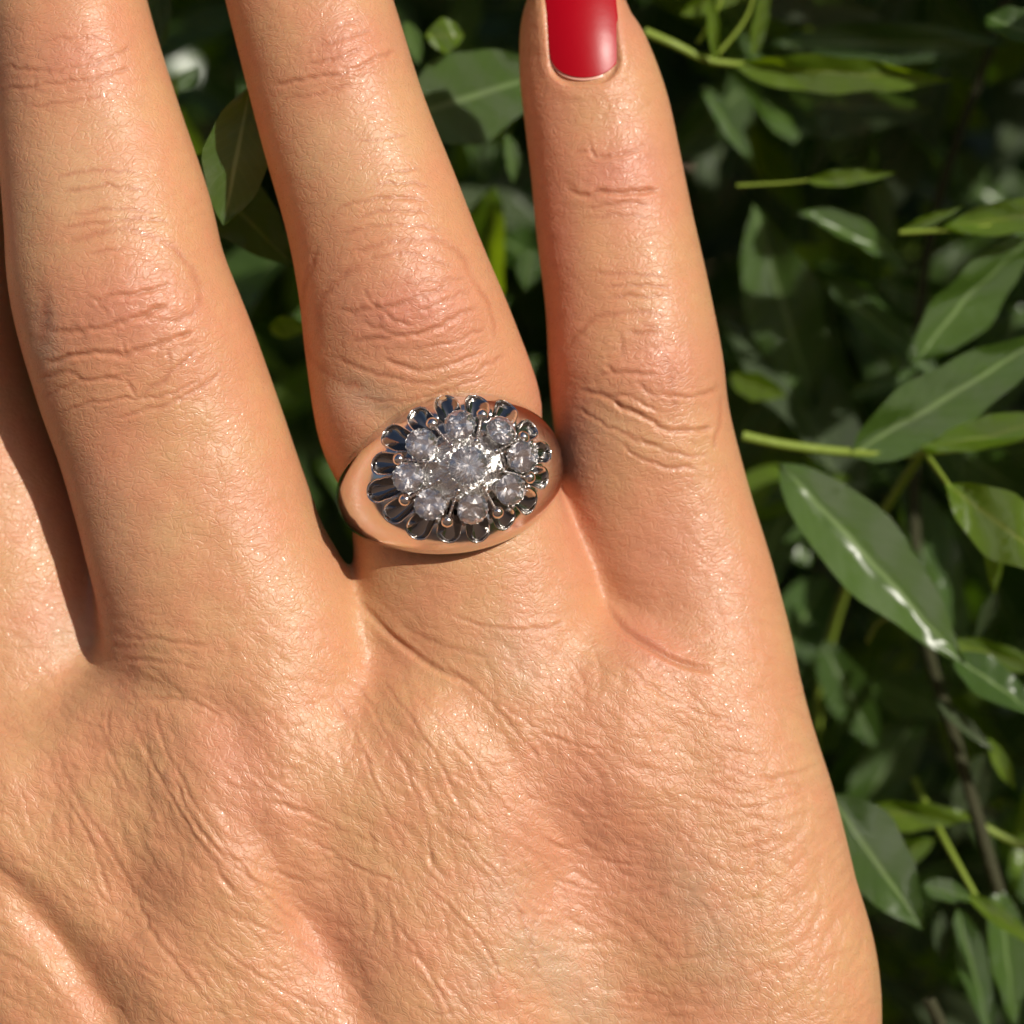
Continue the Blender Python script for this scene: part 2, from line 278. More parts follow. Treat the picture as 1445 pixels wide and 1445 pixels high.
# ---- relief of the skin, drawn in a map over the hand (photograph pixels), then pushed into the surface
MS = 60; MW = 1445+2*MS
hmap = np.zeros((MW, MW)); cmap = np.zeros((MW, MW)); YY, XX = np.mgrid[0:MW, 0:MW]-MS
def poly(pts_, step=1.0):
    p = np.array(pts_, float)
    if 2 < len(p): p = spline(p, 14*len(p) if len(p) < 12 else 3*len(p))
    seg = np.hypot(*np.diff(p, axis=0).T); s_ = np.concatenate([[0], np.cumsum(seg)]); u = np.arange(0, s_[-1], step)
    return np.stack([np.interp(u, s_, p[:, 0]), np.interp(u, s_, p[:, 1])], 1)
def ridge(pts_, h, w_, taper=True):
    """a soft raised (h > 0) or sunk (h < 0) band of half width w_ px"""
    p = poly(pts_, max(2.0, w_*.35)); n = len(p); loc = np.zeros((MW, MW)); r = int(3*w_)
    amp = np.sin(np.linspace(.12, math.pi-.12, n))**.6 if taper else np.ones(n)
    for (x, y), a_ in zip(p, amp):
        x0, x1, y0, y1 = int(x+MS-r), int(x+MS+r), int(y+MS-r), int(y+MS+r)
        x0, y0 = max(x0, 0), max(y0, 0); x1, y1 = min(x1, MW), min(y1, MW)
        if x0 >= x1 or y0 >= y1: continue
        g = a_*np.exp(-((XX[y0:y1, x0:x1]-x)**2+(YY[y0:y1, x0:x1]-y)**2)/(2*w_*w_))
        loc[y0:y1, x0:x1] = np.maximum(loc[y0:y1, x0:x1], g)
    return h*loc
crng = np.random.default_rng(3)
def crease(pts_, d=.16, w_=2.6, bulge=.35, col=.8):
    global hmap, cmap
    q = poly(pts_, 6.0); n_ = len(q); jit_ = crng.normal(0, 1, (n_, 2)); jit_ = (jit_+np.roll(jit_, 1, 0))*.75; q = q+jit_
    if n_ > 5:                                   # a real fold wanders, deepens and fades
        k0 = 0
        while k0 < n_-3:
            ln = int(crng.integers(5, 13)); seg = q[k0:k0+ln+2]
            if len(seg) > 2: _crease(seg, d*crng.uniform(.4, 1.05), w_*crng.uniform(.75, 1.1), bulge, col)
            k0 += ln-1
    else: _crease(pts_, d, w_, bulge, col)
def _crease(pts_, d, w_, bulge, col):
    global hmap, cmap
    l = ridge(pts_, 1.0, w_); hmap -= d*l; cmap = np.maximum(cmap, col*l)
    hmap += bulge*d*ridge(pts_, 1.0, w_*3.2)
def blur(a_, s_):
    r = int(3*s_)+1; k_ = np.exp(-np.arange(-r, r+1)**2/(2*s_*s_)); k_ /= k_.sum()
    f = np.fft.rfft2(a_); fy = np.fft.fftfreq(a_.shape[0])[:, None]; fx = np.fft.rfftfreq(a_.shape[1])[None, :]
    return np.fft.irfft2(f*np.exp(-2*(math.pi*s_)**2*(fx*fx+fy*fy)), a_.shape)
# big forms: tendons, hollows, knuckle pads
for p_, h_, w_ in [
    ([(415, 960), (455, 1090), (500, 1200), (560, 1330), (620, 1470)], .7, 42),
    ([(330, 1130), (385, 1215), (430, 1290), (480, 1370), (530, 1470)], -.9, 20),
    ([(-30, 1130), (60, 1230), (140, 1310), (230, 1420), (300, 1500)], .55, 40),
    ([(-10, 1230), (60, 1300), (120, 1380), (170, 1460)], -1.2, 18),
    ([(90, 1210), (150, 1290), (210, 1370), (270, 1470)], .8, 30),
    ([(230, 1120), (330, 1330), (420, 1470)], .45, 60),
    ([(300, 960), (330, 1040), (370, 1120)], -.55, 30),
    ([(360, 1230), (250, 1180), (160, 1070)], -.22, 30),
    ([(560, 900), (650, 985), (720, 1060), (760, 1130)], -.36, 24),
    ([(700, 1060), (760, 1200), (780, 1330), (830, 1470)], -.28, 46),
    ([(860, 1010), (930, 1200), (1010, 1380)], .45, 60),
    ([(720, 1300), (800, 1360), (860, 1450)], .30, 26),
    ([(640, 950), (800, 1010), (900, 1060)], .30, 40),
    ([(1090, 1130), (1150, 1200)], .25, 40),
    ([(170, 960), (260, 990), (330, 1010)], -.28, 12),
    ([(165, 950), (140, 1010), (120, 1060)], -.3, 20),
    ([(560, 440), (620, 430)], .45, 46), ([(150, 440), (220, 430)], .45, 46), ([(880, 520), (940, 540)], .35, 40),
    ([(470, 560), (500, 610)], .35, 26), ([(480, 540), (560, 590), (640, 560)], -.3, 14),
    ([(830, 240), (900, 240)], .2, 24), ([(470, 80), (520, 85)], .25, 30), ([(80, 95), (140, 85)], .25, 30),
    ]: hmap += ridge(p_, h_, w_)
big = hmap.copy()
# main creases: ring finger, middle joint
Cr = crease
_crease([(856, 860), (880, 888), (915, 912), (955, 934), (1000, 946)], .62, 4.0, .6, .5); _crease([(508, 850), (555, 900), (610, 940), (670, 968)], .36, 3.6, .5, .4)
Cr([(473, 440), (535, 435), (570, 427), (594, 418), (640, 400)], .22, 2.8)
Cr([(494, 484), (542, 477), (570, 475), (604, 466), (646, 446), (674, 432)], .34, 3.2)
Cr([(514, 456), (549, 468), (565, 475)], .2, 2.4); Cr([(514, 408), (528, 428), (563, 453), (590, 458)], .15, 2.2)
Cr([(456, 486), (449, 442), (466, 408), (494, 383), (520, 372)], .05, 4); Cr([(430, 470), (436, 500), (452, 518), (480, 539), (521, 546)], .08, 4)
Cr([(497, 356), (542, 344), (587, 338), (622, 340), (646, 356), (667, 394)], .08, 3); Cr([(667, 394), (691, 435), (697, 480)], .05, 3)
Cr([(542, 506), (570, 518), (601, 523), (632, 515), (680, 497)], .22, 2.8); Cr([(470, 297), (514, 283), (556, 278), (600, 283)], .15, 2.2)
Cr([(500, 309), (530, 300), (563, 298), (611, 300)], .14, 2.2); Cr([(480, 330), (540, 318), (600, 320), (625, 325)], .13, 2.0)
Cr([(520, 366), (560, 358), (600, 362), (640, 378)], .10, 2.0); Cr([(535, 246), (570, 240), (596, 241)], .1, 2.0); Cr([(530, 262), (570, 258), (610, 264)], .1, 2)
Cr([(580, 400), (620, 396), (660, 392)], .14, 2.2); Cr([(590, 440), (630, 424), (668, 410)], .12, 2.2); Cr([(600, 490), (640, 482), (690, 462)], .14, 2.2)
Cr([(470, 505), (530, 528), (600, 540), (670, 525), (715, 500)], .12, 2.4); Cr([(500, 560), (560, 566), (620, 555), (690, 530)], .10, 2.2)
Cr([(440, 380), (425, 420), (428, 470)], .12, 3); Cr([(450, 350), (430, 390)], .10, 3)
# ring finger, end joint
Cr([(385, 120), (430, 112), (478, 105), (520, 88), (560, 70)], .2, 2.6); Cr([(430, 92), (470, 84), (520, 66)], .14, 2.2); Cr([(445, 66), (490, 52), (530, 40)], .14, 2.2)
Cr([(400, 140), (450, 132), (500, 118)], .10, 2.2); Cr([(470, 40), (510, 25)], .12, 2); Cr([(500, 200), (540, 195), (575, 190)], .08, 2)
# middle finger, middle joint (crop scale 4.817, offset 20,300)
def X4(l): return [(20+x/4.817, 300+y/4.817) for x, y in l]
Cr(X4([(560, 600), (640, 575), (800, 555), (900, 540), (1080, 480)]), .22, 2.6)
Cr(X4([(230, 815), (400, 805), (560, 790), (720, 755), (860, 715), (960, 660), (1060, 640)]), .34, 3.2)
Cr(X4([(230, 1030), (430, 970), (620, 955), (760, 970), (900, 915), (1050, 870), (1220, 810)]), .34, 3.2)
Cr(X4([(380, 200), (560, 140), (760, 110), (920, 150), (1080, 240), (1190, 370), (1250, 480), (1255, 600), (1200, 690), (1050, 750)]), .07, 4)
Cr(X4([(480, 270), (620, 255), (780, 250)]), .18, 2.2); Cr(X4([(520, 560), (600, 640), (660, 700)]), .12, 2)
Cr(X4([(170, 1140), (330, 1090), (480, 1130), (640, 1120), (800, 1110)]), .16, 2.6); Cr(X4([(200, 1260), (400, 1160), (560, 1140), (760, 1130)]), .12, 2.4)
Cr(X4([(830, 1250), (960, 1180), (1080, 1080), (1250, 940)]), .24, 2.8); Cr(X4([(300, 1360), (520, 1300), (700, 1270), (900, 1260), (1090, 1230), (1250, 1150)]), .16, 2.4)
Cr(X4([(700, 1400), (900, 1340), (1080, 1290), (1280, 1180), (1400, 1080)]), .22, 2.8); Cr(X4([(180, 530), (210, 680), (190, 860), (240, 900)]), .12, 8)
Cr(X4([(740, 890), (760, 970)]), .14, 2); Cr(X4([(760, 1140), (830, 1250)]), .14, 2); Cr(X4([(1040, 920), (1060, 1030)]), .12, 2)
Cr(X4([(340, 100), (600, 60), (900, 40), (1080, 80)]), .12, 2.4); Cr(X4([(400, 10), (700, -20), (1000, 0)]), .1, 2.2); Cr([(90, 270), (150, 262), (210, 268)], .1, 2.2)
Cr([(80, 250), (140, 240), (200, 246)], .06, 2); Cr([(0, 125), (80, 118), (130, 112), (185, 95)], .2, 2.6); Cr([(5, 95), (70, 100), (95, 98), (150, 85), (185, 62)], .13, 2.2)
Cr([(40, 150), (110, 142), (160, 132)], .08, 2); Cr([(60, 60), (110, 52), (160, 55)], .1, 2)
# little finger (crop scale 4.817, offset 760,380)
def X5(l): return [(760+x/4.817, 380+y/4.817) for x, y in l]
Cr(X5([(180, 540), (260, 440), (400, 330), (560, 295), (720, 295), (880, 335)]), .11, 3.0); Cr(X5([(600, 435), (720, 435), (860, 430)]), .18, 2.4)
Cr(X5([(470, 660), (540, 700), (660, 700), (820, 725)]), .2, 3.2); Cr(X5([(380, 740), (480, 710), (560, 705)]), .14, 2.2)
Cr(X5([(300, 830), (400, 850), (520, 860), (620, 860), (720, 930), (820, 960)]), .2, 2.6); Cr(X5([(820, 840), (900, 865), (1060, 860), (1180, 830), (1240, 780)]), .2, 2.6)
Cr(X5([(470, 880), (600, 950), (740, 1020), (850, 1080), (940, 1095), (1120, 1090), (1190, 1070)]), .38, 3.4); Cr(X5([(680, 770), (760, 840), (840, 870)]), .14, 2.2)
Cr(X5([(850, 560), (860, 640), (900, 740), (900, 860), (930, 960)]), .09, 5); Cr(X5([(570, 430), (580, 560), (590, 660)]), .08, 2.6); Cr(X5([(700, 380), (860, 410)]), .12, 2)
Cr(X5([(440, 120), (600, 110), (740, 115), (920, 120)]), .16, 2.2); Cr(X5([(480, 200), (600, 180), (760, 185), (920, 195)]), .16, 2.2); Cr(X5([(340, 20), (620, 30), (900, 60)]), .13, 2.2)
Cr(X5([(240, 930), (360, 1010), (520, 1090), (700, 1170), (850, 1220)]), .16, 2.4); Cr(X5([(540, 1180), (700, 1290), (900, 1350), (1100, 1340)]), .16, 2.4)
Cr(X5([(560, 1100), (760, 1180), (960, 1260), (1150, 1260)]), .13, 2.4); Cr(X5([(1240, 860), (1230, 1050), (1180, 1250)]), .1, 2.4)
def X6(l): return [(700+x/4.014, y/4.014) for x, y in l]
Cr(X6([(400, 1060), (500, 1110), (600, 1085), (700, 1095), (800, 1090), (920, 1070)]), .32, 3.2); Cr(X6([(520, 800), (560, 880), (640, 890), (740, 870), (860, 820)]), .2, 2.6)
Cr(X6([(380, 1000), (450, 1080), (520, 1130)]), .08, 3); Cr(X6([(440, 860), (560, 860)]), .12, 2.2); Cr(X6([(520, 1180), (700, 1150), (880, 1160)]), .12, 2.2); Cr(X6([(480, 1240), (700, 1220), (900, 1230)]), .1, 2.2)
# hand back: the long folds
for l_ in [[(165, 962), (200, 985), (270, 990), (320, 1020)], [(150, 1000), (155, 1060), (190, 1130)], [(185, 1010), (215, 1080), (270, 1170), (330, 1260)], [(215, 1000), (240, 1070), (300, 1170), (370, 1260), (430, 1310)],
           [(240, 1080), (275, 1160), (340, 1230), (420, 1270), (470, 1290)], [(90, 1120), (130, 1190), (160, 1270)], [(80, 1060), (110, 1130), (170, 1220), (230, 1330), (300, 1420)], [(270, 1150), (310, 1200), (380, 1230), (440, 1250)],
           [(470, 980), (520, 1080), (560, 1180)], [(500, 960), (560, 1060), (600, 1160), (610, 1240)], [(540, 960), (610, 1060), (650, 1140)], [(580, 970), (660, 1070), (700, 1130)], [(330, 1000), (370, 1040)],
           [(620, 930), (700, 1000), (760, 1070)], [(700, 990), (780, 1040), (860, 1060)], [(870, 930), (950, 990), (1060, 1030)], [(1010, 1080), (1080, 1100), (1150, 1080)], [(980, 1130), (1060, 1140), (1140, 1110)],
           [(330, 1290), (420, 1330), (500, 1380)], [(280, 1310), (370, 1380), (460, 1430)], [(430, 1180), (520, 1230), (560, 1240)], [(380, 1130), (440, 1150), (500, 1180)], [(640, 1170), (720, 1260), (760, 1370)], [(600, 1250), (680, 1330), (720, 1420)],
           [(760, 1180), (830, 1210), (900, 1220)], [(780, 1240), (860, 1260), (940, 1250)], [(560, 1300), (600, 1360), (640, 1440)], [(640, 870), (720, 890), (800, 880)], [(560, 880), (620, 910), (700, 930)], [(170, 900), (240, 905), (300, 915)], [(170, 930), (230, 935), (290, 945)]]:
    Cr(l_, .13, 2.6, .5, .45)
# the fine net: short grooves that follow the flow of the skin
CP = np.array([(100, 700, -15), (200, 200, -12), (250, 600, -22), (300, 850, -10), (220, 950, 8), (480, 100, -14), (540, 300, -14), (600, 480, -14), (640, 820, 4), (720, 880, 8), (850, 250, 3), (900, 400, 3), (920, 700, 16), (960, 850, 14), (1000, 930, 8),
    (1060, 700, 60), (1040, 560, 75), (60, 1000, 20), (180, 1060, 62), (260, 1150, 60), (120, 1200, 60), (200, 1350, 42), (60, 1400, 25), (350, 1300, 40), (420, 1230, 28), (330, 1080, 45), (400, 1020, 10), (470, 1060, 58), (560, 1080, 62), (480, 1180, 20), (560, 1250, 62), (660, 1200, 58),
    (450, 950, 30), (620, 1000, 45), (700, 1000, 30), (800, 1060, 30), (900, 1060, 26), (980, 1000, 30), (1060, 1100, 5), (1120, 1150, -20), (1180, 1200, -62), (1200, 1350, -70), (1100, 1250, -35), (950, 1200, 12), (850, 1180, 25), (760, 1350, 30), (650, 1400, 45), (900, 1350, 5), (1050, 1400, -25), (480, 1400, 35), (30, 800, -5), (60, 900, 5)], float)
def field(x, y):
    d2 = (x[:, None]-CP[:, 0])**2+(y[:, None]-CP[:, 1])**2; w_ = 1/(d2+900)**1.6; a_ = np.radians(CP[:, 2])*2
    return .5*np.arctan2((w_*np.sin(a_)).sum(1), (w_*np.cos(a_)).sum(1))
smoothz = ridge([(60, 260), (120, 200)], 1, 60)+ridge([(470, 220), (500, 160)], 1, 60)+ridge([(60, 640), (230, 700)], .8, 60)+ridge([(600, 1000), (700, 950)], .3, 60)+ridge([(860, 330), (880, 300)], .35, 50)
nethand = 1/(1+np.exp(-(YY-900)/60.))
def strokes(n, length, sig, depth, dang=0., jit=.25, ymin=-50):
    global hmap
    x = rng.uniform(-50, 1300, n); y = rng.uniform(ymin, 1495, n); sgn = np.ones(n)
    L_ = length*rng.uniform(.4, 1.6, n); amp = rng.uniform(.3, 1, n)**1.3; jt = rng.normal(0, jit, n); cur = rng.normal(0, .01, n)
    m_ = np.zeros((MW, MW)); steps = int(length*1.6/1.5)
    cx, cy = x.copy(), y.copy(); ang = None
    for s_ in range(steps):
        if s_ % 4 == 0: ang = field(cx, cy)+dang+jt+cur*s_*1.5
        act = s_*1.5 < L_; t_ = s_*1.5/L_; a_ = amp*np.sin(np.clip(t_, 0, 1)*math.pi)**.5*act
        ix = cx+MS; iy = cy+MS; ok = act & (ix > 1) & (ix < MW-2) & (iy > 1) & (iy < MW-2)
        i0, j0 = ix[ok].astype(int), iy[ok].astype(int); fx, fy = ix[ok]-i0, iy[ok]-j0
        for dx_, dy_, ww in ((0, 0, (1-fx)*(1-fy)), (1, 0, fx*(1-fy)), (0, 1, (1-fx)*fy), (1, 1, fx*fy)): np.maximum.at(m_, (j0+dy_, i0+dx_), a_[ok]*ww)
        cx += 1.5*np.cos(ang); cy += 1.5*np.sin(ang)
    g = blur(m_, sig)*sig*2.5
    return g
dens = np.clip(.35+.65*nethand, 0, 1)*np.clip(1-.7*smoothz, .15, 1)
g0 = strokes(1100, 120, 3.0, 0, 0, .12); g1 = strokes(3600, 60, 2.1, 0, 0, .2); g2 = strokes(15000, 26, 1.45, 0); g3 = strokes(15000, 17, 1.35, 0, 1.15, .3); g4 = strokes(13000, 17, 1.35, 0, -1.0, .3)
net = np.tanh(g0*1.2)*.14+np.tanh(g1*1.2)*.12+np.tanh(g2)*.068+np.tanh(g3)*.045+np.tanh(g4)*.04
kn = np.zeros((MW, MW))
for p_, w_ in [([(520, 440), (640, 430)], 62), ([(110, 450), (250, 430)], 66), ([(850, 520), (960, 530)], 55), ([(440, 95), (540, 70)], 40), ([(30, 100), (150, 90)], 40), ([(830, 230), (920, 235)], 40), ([(820, 150), (880, 150)], 35)]: kn = np.maximum(kn, ridge(p_, 1.0, w_))
k1 = strokes(5200, 34, 1.6, 0, 0, .35); k2 = strokes(9000, 13, 1.4, 0, 1.5, .5)
hmap -= (np.tanh(k1*1.2)*.10+np.tanh(k2)*.06)*kn+blur(rng.normal(size=(MW, MW)), 3.2)*3.2*.045*kn
dens = dens*(1-.5*kn)
hmap -= net*dens*.74
nz = blur(rng.normal(size=(MW, MW)), 5)*5*2.5
nz2 = blur(rng.normal(size=(MW, MW)), 14)*14*2.5
hmap += nz*.022*dens+nz2*.035
cmap = np.maximum(cmap, np.clip((np.tanh(g1*1.1)*.22+np.tanh(g0)*.2)*dens, 0, 1))
redm = np.zeros((MW, MW))
for p_, a_, w_ in [([(500, 440), (660, 440)], .75, 55), ([(110, 440), (240, 440)], .65, 60), ([(450, 90), (540, 60)], .6, 45), ([(60, 90), (150, 80)], .6, 50), ([(900, 520), (970, 520)], .6, 45), ([(820, 250), (930, 240)], .7, 45), ([(770, 60), (775, 300), (800, 650), (860, 830)], .75, 32),
                   ([(880, 880), (960, 935)], .6, 25), ([(300, 980), (380, 1180)], .45, 50), ([(430, 1250), (520, 1420)], .4, 50), ([(820, 1080), (900, 1300)], .45, 80), ([(150, 900), (150, 500)], .4, 40), ([(1000, 820), (880, 760)], .4, 70), ([(860, 20), (900, 60)], .5, 25), ([(500, 600), (480, 560)], .4, 30)]: redm = np.maximum(redm, ridge(p_, min(1, a_*1.3), w_))
palm_ = np.zeros((MW, MW))
for p_, a_, w_ in [([(90, 280), (140, 180)], .7, 55), ([(480, 230), (520, 180)], .7, 50), ([(860, 600), (880, 610)], .5, 25), ([(180, 700), (200, 760)], .4, 60), ([(760, 1350), (860, 1440)], .6, 40), ([(60, 900), (100, 930)], .5, 40), ([(1130, 1000), (1190, 1250)], .35, 40)]: palm_ = np.maximum(palm_, ridge(p_, a_, w_))
vein = np.zeros((MW, MW))
for p_, a_, w_ in [([(690, 1230), (740, 1310), (800, 1380), (870, 1470)], .4, 30), ([(640, 1420), (720, 1330)], .25, 22), ([(55, 880), (120, 900)], .35, 26), ([(60, 430), (70, 520)], .6, 14), ([(960, 1180), (1010, 1330), (1040, 1440)], .35, 30), ([(700, 900), (760, 960)], .3, 26), ([(480, 540), (560, 580)], .45, 20)]: vein = np.maximum(vein, ridge(p_, a_, w_))
for x_, y_, a_, w_ in [(1003, 1048, 1.2, 3.2), (35, 1155, .7, 3), (620, 1190, .5, 3), (905, 1245, .5, 3.4), (250, 760, .45, 3.5), (540, 1130, .4, 3), (1120, 1290, .5, 3), (400, 900, .35, 4)]: cmap = np.maximum(cmap, np.clip(ridge([(x_, y_), (x_+2, y_+1)], a_, w_), 0, 1))
# nail fold of the little finger: a recess for the nail, with a raised rim of skin
NA, NB = np.array([827., 116.]), np.array([812., -60.])      # root and tip of the nail, px
nd = (NB-NA)/np.linalg.norm(NB-NA); npd = np.array([-nd[1], nd[0]])
u_ = (XX-NA[0])*nd[0]+(YY-NA[1])*nd[1]; v_ = (XX-NA[0])*npd[0]+(YY-NA[1])*npd[1]
nw_ = 50.5*np.clip(1-np.clip((34-u_)/40, 0, 1)**2.4, 0, 1)**.5
inside = np.clip((nw_+2-np.abs(v_))/5, 0, 1)*np.clip((u_+4)/6, 0, 1)
hmap = hmap*(1-.9*np.clip(inside, 0, 1))
hmap -= .60*inside
rim = np.exp(-((np.abs(v_)-nw_-9)/6.)**2)*(u_ > 0)+np.exp(-((np.hypot(v_*.8, u_-30)-48)/7.)**2)*(u_ < 8)
hmap += .08*np.clip(rim, 0, 1)
def sample(m_, V):
    f = DIST/(DIST-V[:, 2])/K
    x = np.clip(V[:, 0]*f+722.5+MS, 0, MW-1.01); y = np.clip(722.5-V[:, 1]*f+MS, 0, MW-1.01)
    i, j = x.astype(int), y.astype(int); fx, fy = x-i, y-j
    return (m_[j, i]*(1-fx)+m_[j, i+1]*fx)*(1-fy)+(m_[j+1, i]*(1-fx)+m_[j+1, i+1]*fx)*fy
fade = smooth01((NRM[:, 2]-.02)/.35)
px_ = V[:, 0]/K+722.5; py_ = 722.5-V[:, 1]/K
edge = smooth01((px_+55)/30)*smooth01((1500-py_)/30)*smooth01((py_+55)/30)
fade = fade*edge
V = V+NRM*(sample(hmap, V)*fade)[:, None]
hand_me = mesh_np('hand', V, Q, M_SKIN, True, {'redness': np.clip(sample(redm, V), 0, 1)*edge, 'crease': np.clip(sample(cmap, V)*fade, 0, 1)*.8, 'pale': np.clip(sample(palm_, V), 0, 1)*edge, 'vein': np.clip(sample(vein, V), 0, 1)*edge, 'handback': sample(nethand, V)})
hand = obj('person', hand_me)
tag(hand, "person's tanned hand with red nail polish, wearing a jewelled silver ring", 'hand')
print('HAND verts', len(V))

# nails
from mathutils.bvhtree import BVHTree
sel = V[:, 1] > 20
def surf_z(x, y):
    d = np.hypot(V[:, 0]-x, V[:, 1]-y); m_ = (d < .6) & (NRM[:, 2] > .3)
    return V[m_, 2].mean() if m_.any() else None
def nail(name, A, B, z, half, sag, mat_, bed, up=.0):
    """nail plate from root pixel A to tip pixel B"""
    A, B = P(*A, z), P(*B, z)
    zs = []
    for f_ in (.08, .3, .55, .75):
        q_ = A+(B-A)*f_; zz_ = surf_z(q_[0], q_[1])
        if zz_ is not None: zs.append((f_, zz_))
    cf = np.polyfit([a_[0] for a_ in zs], [a_[1] for a_ in zs], 2 if len(zs) > 2 else 1) if len(zs) > 1 else [z]
    lift = up
    d = B-A; Ln = np.linalg.norm(d); d /= Ln; s_ = np.array([-d[1], d[0], 0]); s_ /= np.linalg.norm(s_)
    nu, nv = 60, 22; vs = []; bedv = []
    for i in range(nu+1):
        u = (i/nu)**1.8; L_ = u*Ln
        wd = half*max(1-((2.7-L_)/2.7)**2.2, 0.0)**.5 if L_ < 2.7 else half*(1-.12*max(0, (u-.8)/.2)**2)
        for j in range(nv+1):
            v = -1+2*j/nv; y = v*wd
            zz = np.polyval(cf, min(u, .78))-.6*max(0, u-.78)+lift-sag*(y/half)**2
            vs.append(A+d*L_+s_*y+np.array([0, 0, zz-z]))
    vs = np.array(vs); n0 = len(vs)
    fc = [(i*(nv+1)+j, i*(nv+1)+j+1, (i+1)*(nv+1)+j+1, (i+1)*(nv+1)+j) for i in range(nu) for j in range(nv)]
    me = mesh_np(name, vs, fc, mat_)
    o = obj(name, me, hand)
    md = o.modifiers.new('thick', 'SOLIDIFY'); md.thickness = .00035; md.offset = 1
    bv = o.modifiers.new('round', 'BEVEL'); bv.width = .00012; bv.segments = 3; bv.limit_method = 'ANGLE'
    return o

nail('fingernail', (829.5, 109), (815.5, -62), 0, 3.32, .85, M_NAIL, M_NAILBED, .36)
nail('nail_base', (828.5, 113), (824.5, 52), 0, 3.32, .85, M_NAILBED, M_NAILBED, .16)
for A_, B_, z_, h_ in [((15, -190), (-5, -420), 4, 5.2), ((383, -110), (345, -330), 5, 5.0), ((-185, -60), (-200, -290), -6, 4.6)]:
    nail('fingernail', A_, B_, z_, h_, 1.35, M_NAIL, M_NAILBED, .45)

# ---------------------------------------------------------------- the ring
RC = Vector(P(631, 681, -2.0)); av = Vector((-.235, .965, -.03)).normalized()      # centre of the band, axis towards the fingertip
nv0 = Vector((0, 0, 1)); nv0 = (nv0-av*nv0.dot(av)).normalized(); tv = av.cross(nv0)*1.0
if tv.x < 0: tv = -tv
roll = R_(9.5)
nr = (nv0*math.cos(roll)+tv*math.sin(roll)); tr = (tv*math.cos(roll)-nv0*math.sin(roll))
tilt = R_(1.5); ar = (av*math.cos(tilt)-nr*math.sin(tilt)); nr = (nr*math.cos(tilt)+av*math.sin(tilt))
RM = Matrix(((tr.x, ar.x, nr.x, RC.x*MM), (tr.y, ar.y, nr.y, RC.y*MM), (tr.z, ar.z, nr.z, RC.z*MM), (0, 0, 0, 1)))   # ring frame: x round the band, y to the fingertip, z out of the top
ring = bpy.data.objects.new('ring', None); ring.empty_display_size = .01; ring.matrix_world = RM; link(ring)
tag(ring, 'wide polished white gold ring with a diamond flower cluster and fluted petals', 'ring')
RIN = 8.75
A_, B_ = 8.55, 6.55       # half length and half width of the fluted oval (arc mm)
def Wd(th): th = abs(th); return 1.7+5.55*math.cos(min(.73*th, math.pi/2))**2
def Tk(th): th = abs(th); return 1.35+2.05*math.cos(min(.72*th, math.pi/2))**2
def flute(p, q):
    """scooped petals: depth (mm) and prong height at arc coordinates p, q"""
    r = math.hypot(p/1.18, q); ph = math.atan2(q, p/1.18)
    k_ = round(ph/(math.pi/8)); pk = k_*math.pi/8
    basin = .75*smooth01((5.4-r)/1.2)
    if r < 2.9: return basin
    t_ = r*math.sin(ph-pk); rr = r*math.cos(ph-pk)
    # outer end of this petal on the oval
    ro = 1/math.hypot(math.cos(pk)*1.18/A_, math.sin(pk)/B_)*(.965 if k_ % 2 else 1.0)*(1.07 if math.sin(pk) > .6 else 1.0)
    u = (rr-3.4)/(ro-3.4)
    if u > 1.02: return 0.0
    u = max(u, 0)
    hw = .50+.66*smooth01(np.clip((u-.05)/.7, 0, 1))*(1.12 if abs(math.cos(pk)) < .5 else 1.0)*(.82 if k_ % 2 else 1)
    hw = min(hw, r*math.tan(math.pi/16)*(.96-.22*smooth01(np.clip(u, 0, 1))))
    if u > .72: hw *= math.sqrt(max(1-((u-.72)/.28)**2, 0))
    if hw <= 0: return basin
    e_ = (abs(t_)/hw)**2
    if e_ >= 1: return basin
    return max(basin, (1-e_)**.8*(.55+1.6*(1-u)**.9)*min(1, hw/.45))
NT, NS = 660, 150
th = np.concatenate([np.linspace(-math.pi, -1.25, 60, endpoint=False), np.linspace(-1.25, 1.25, NT), np.linspace(1.25, math.pi, 60, endpoint=False)[1:]])
ss = np.linspace(-1, 1, NS)
rv = []; dep = []
for a_ in th:
    wd, tk = Wd(a_), Tk(a_)
    top = math.exp(-(a_/.95)**2)
    for s_ in ss:
        prof = (1-abs(s_)**2.1)**.6
        R = RIN+tk*(.16+.84*prof)+ 1.6*top*(1-min(1, abs(s_))**2)**1.2
        y = s_*wd
        if abs(a_) < 1.25:
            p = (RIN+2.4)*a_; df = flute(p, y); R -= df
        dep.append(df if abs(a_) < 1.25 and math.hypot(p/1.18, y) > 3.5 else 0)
        rv.append((R*math.sin(a_), y, R*math.cos(a_)))
NTT = len(th); fc = [] 
I = lambda i, j: (i % NTT)*NS+j
idx = np.arange(NTT*NS).reshape(NTT, NS); nx = np.roll(idx, -1, 0)
fq = np.stack([idx[:, :-1], idx[:, 1:], nx[:, 1:], nx[:, :-1]], -1).reshape(-1, 4)
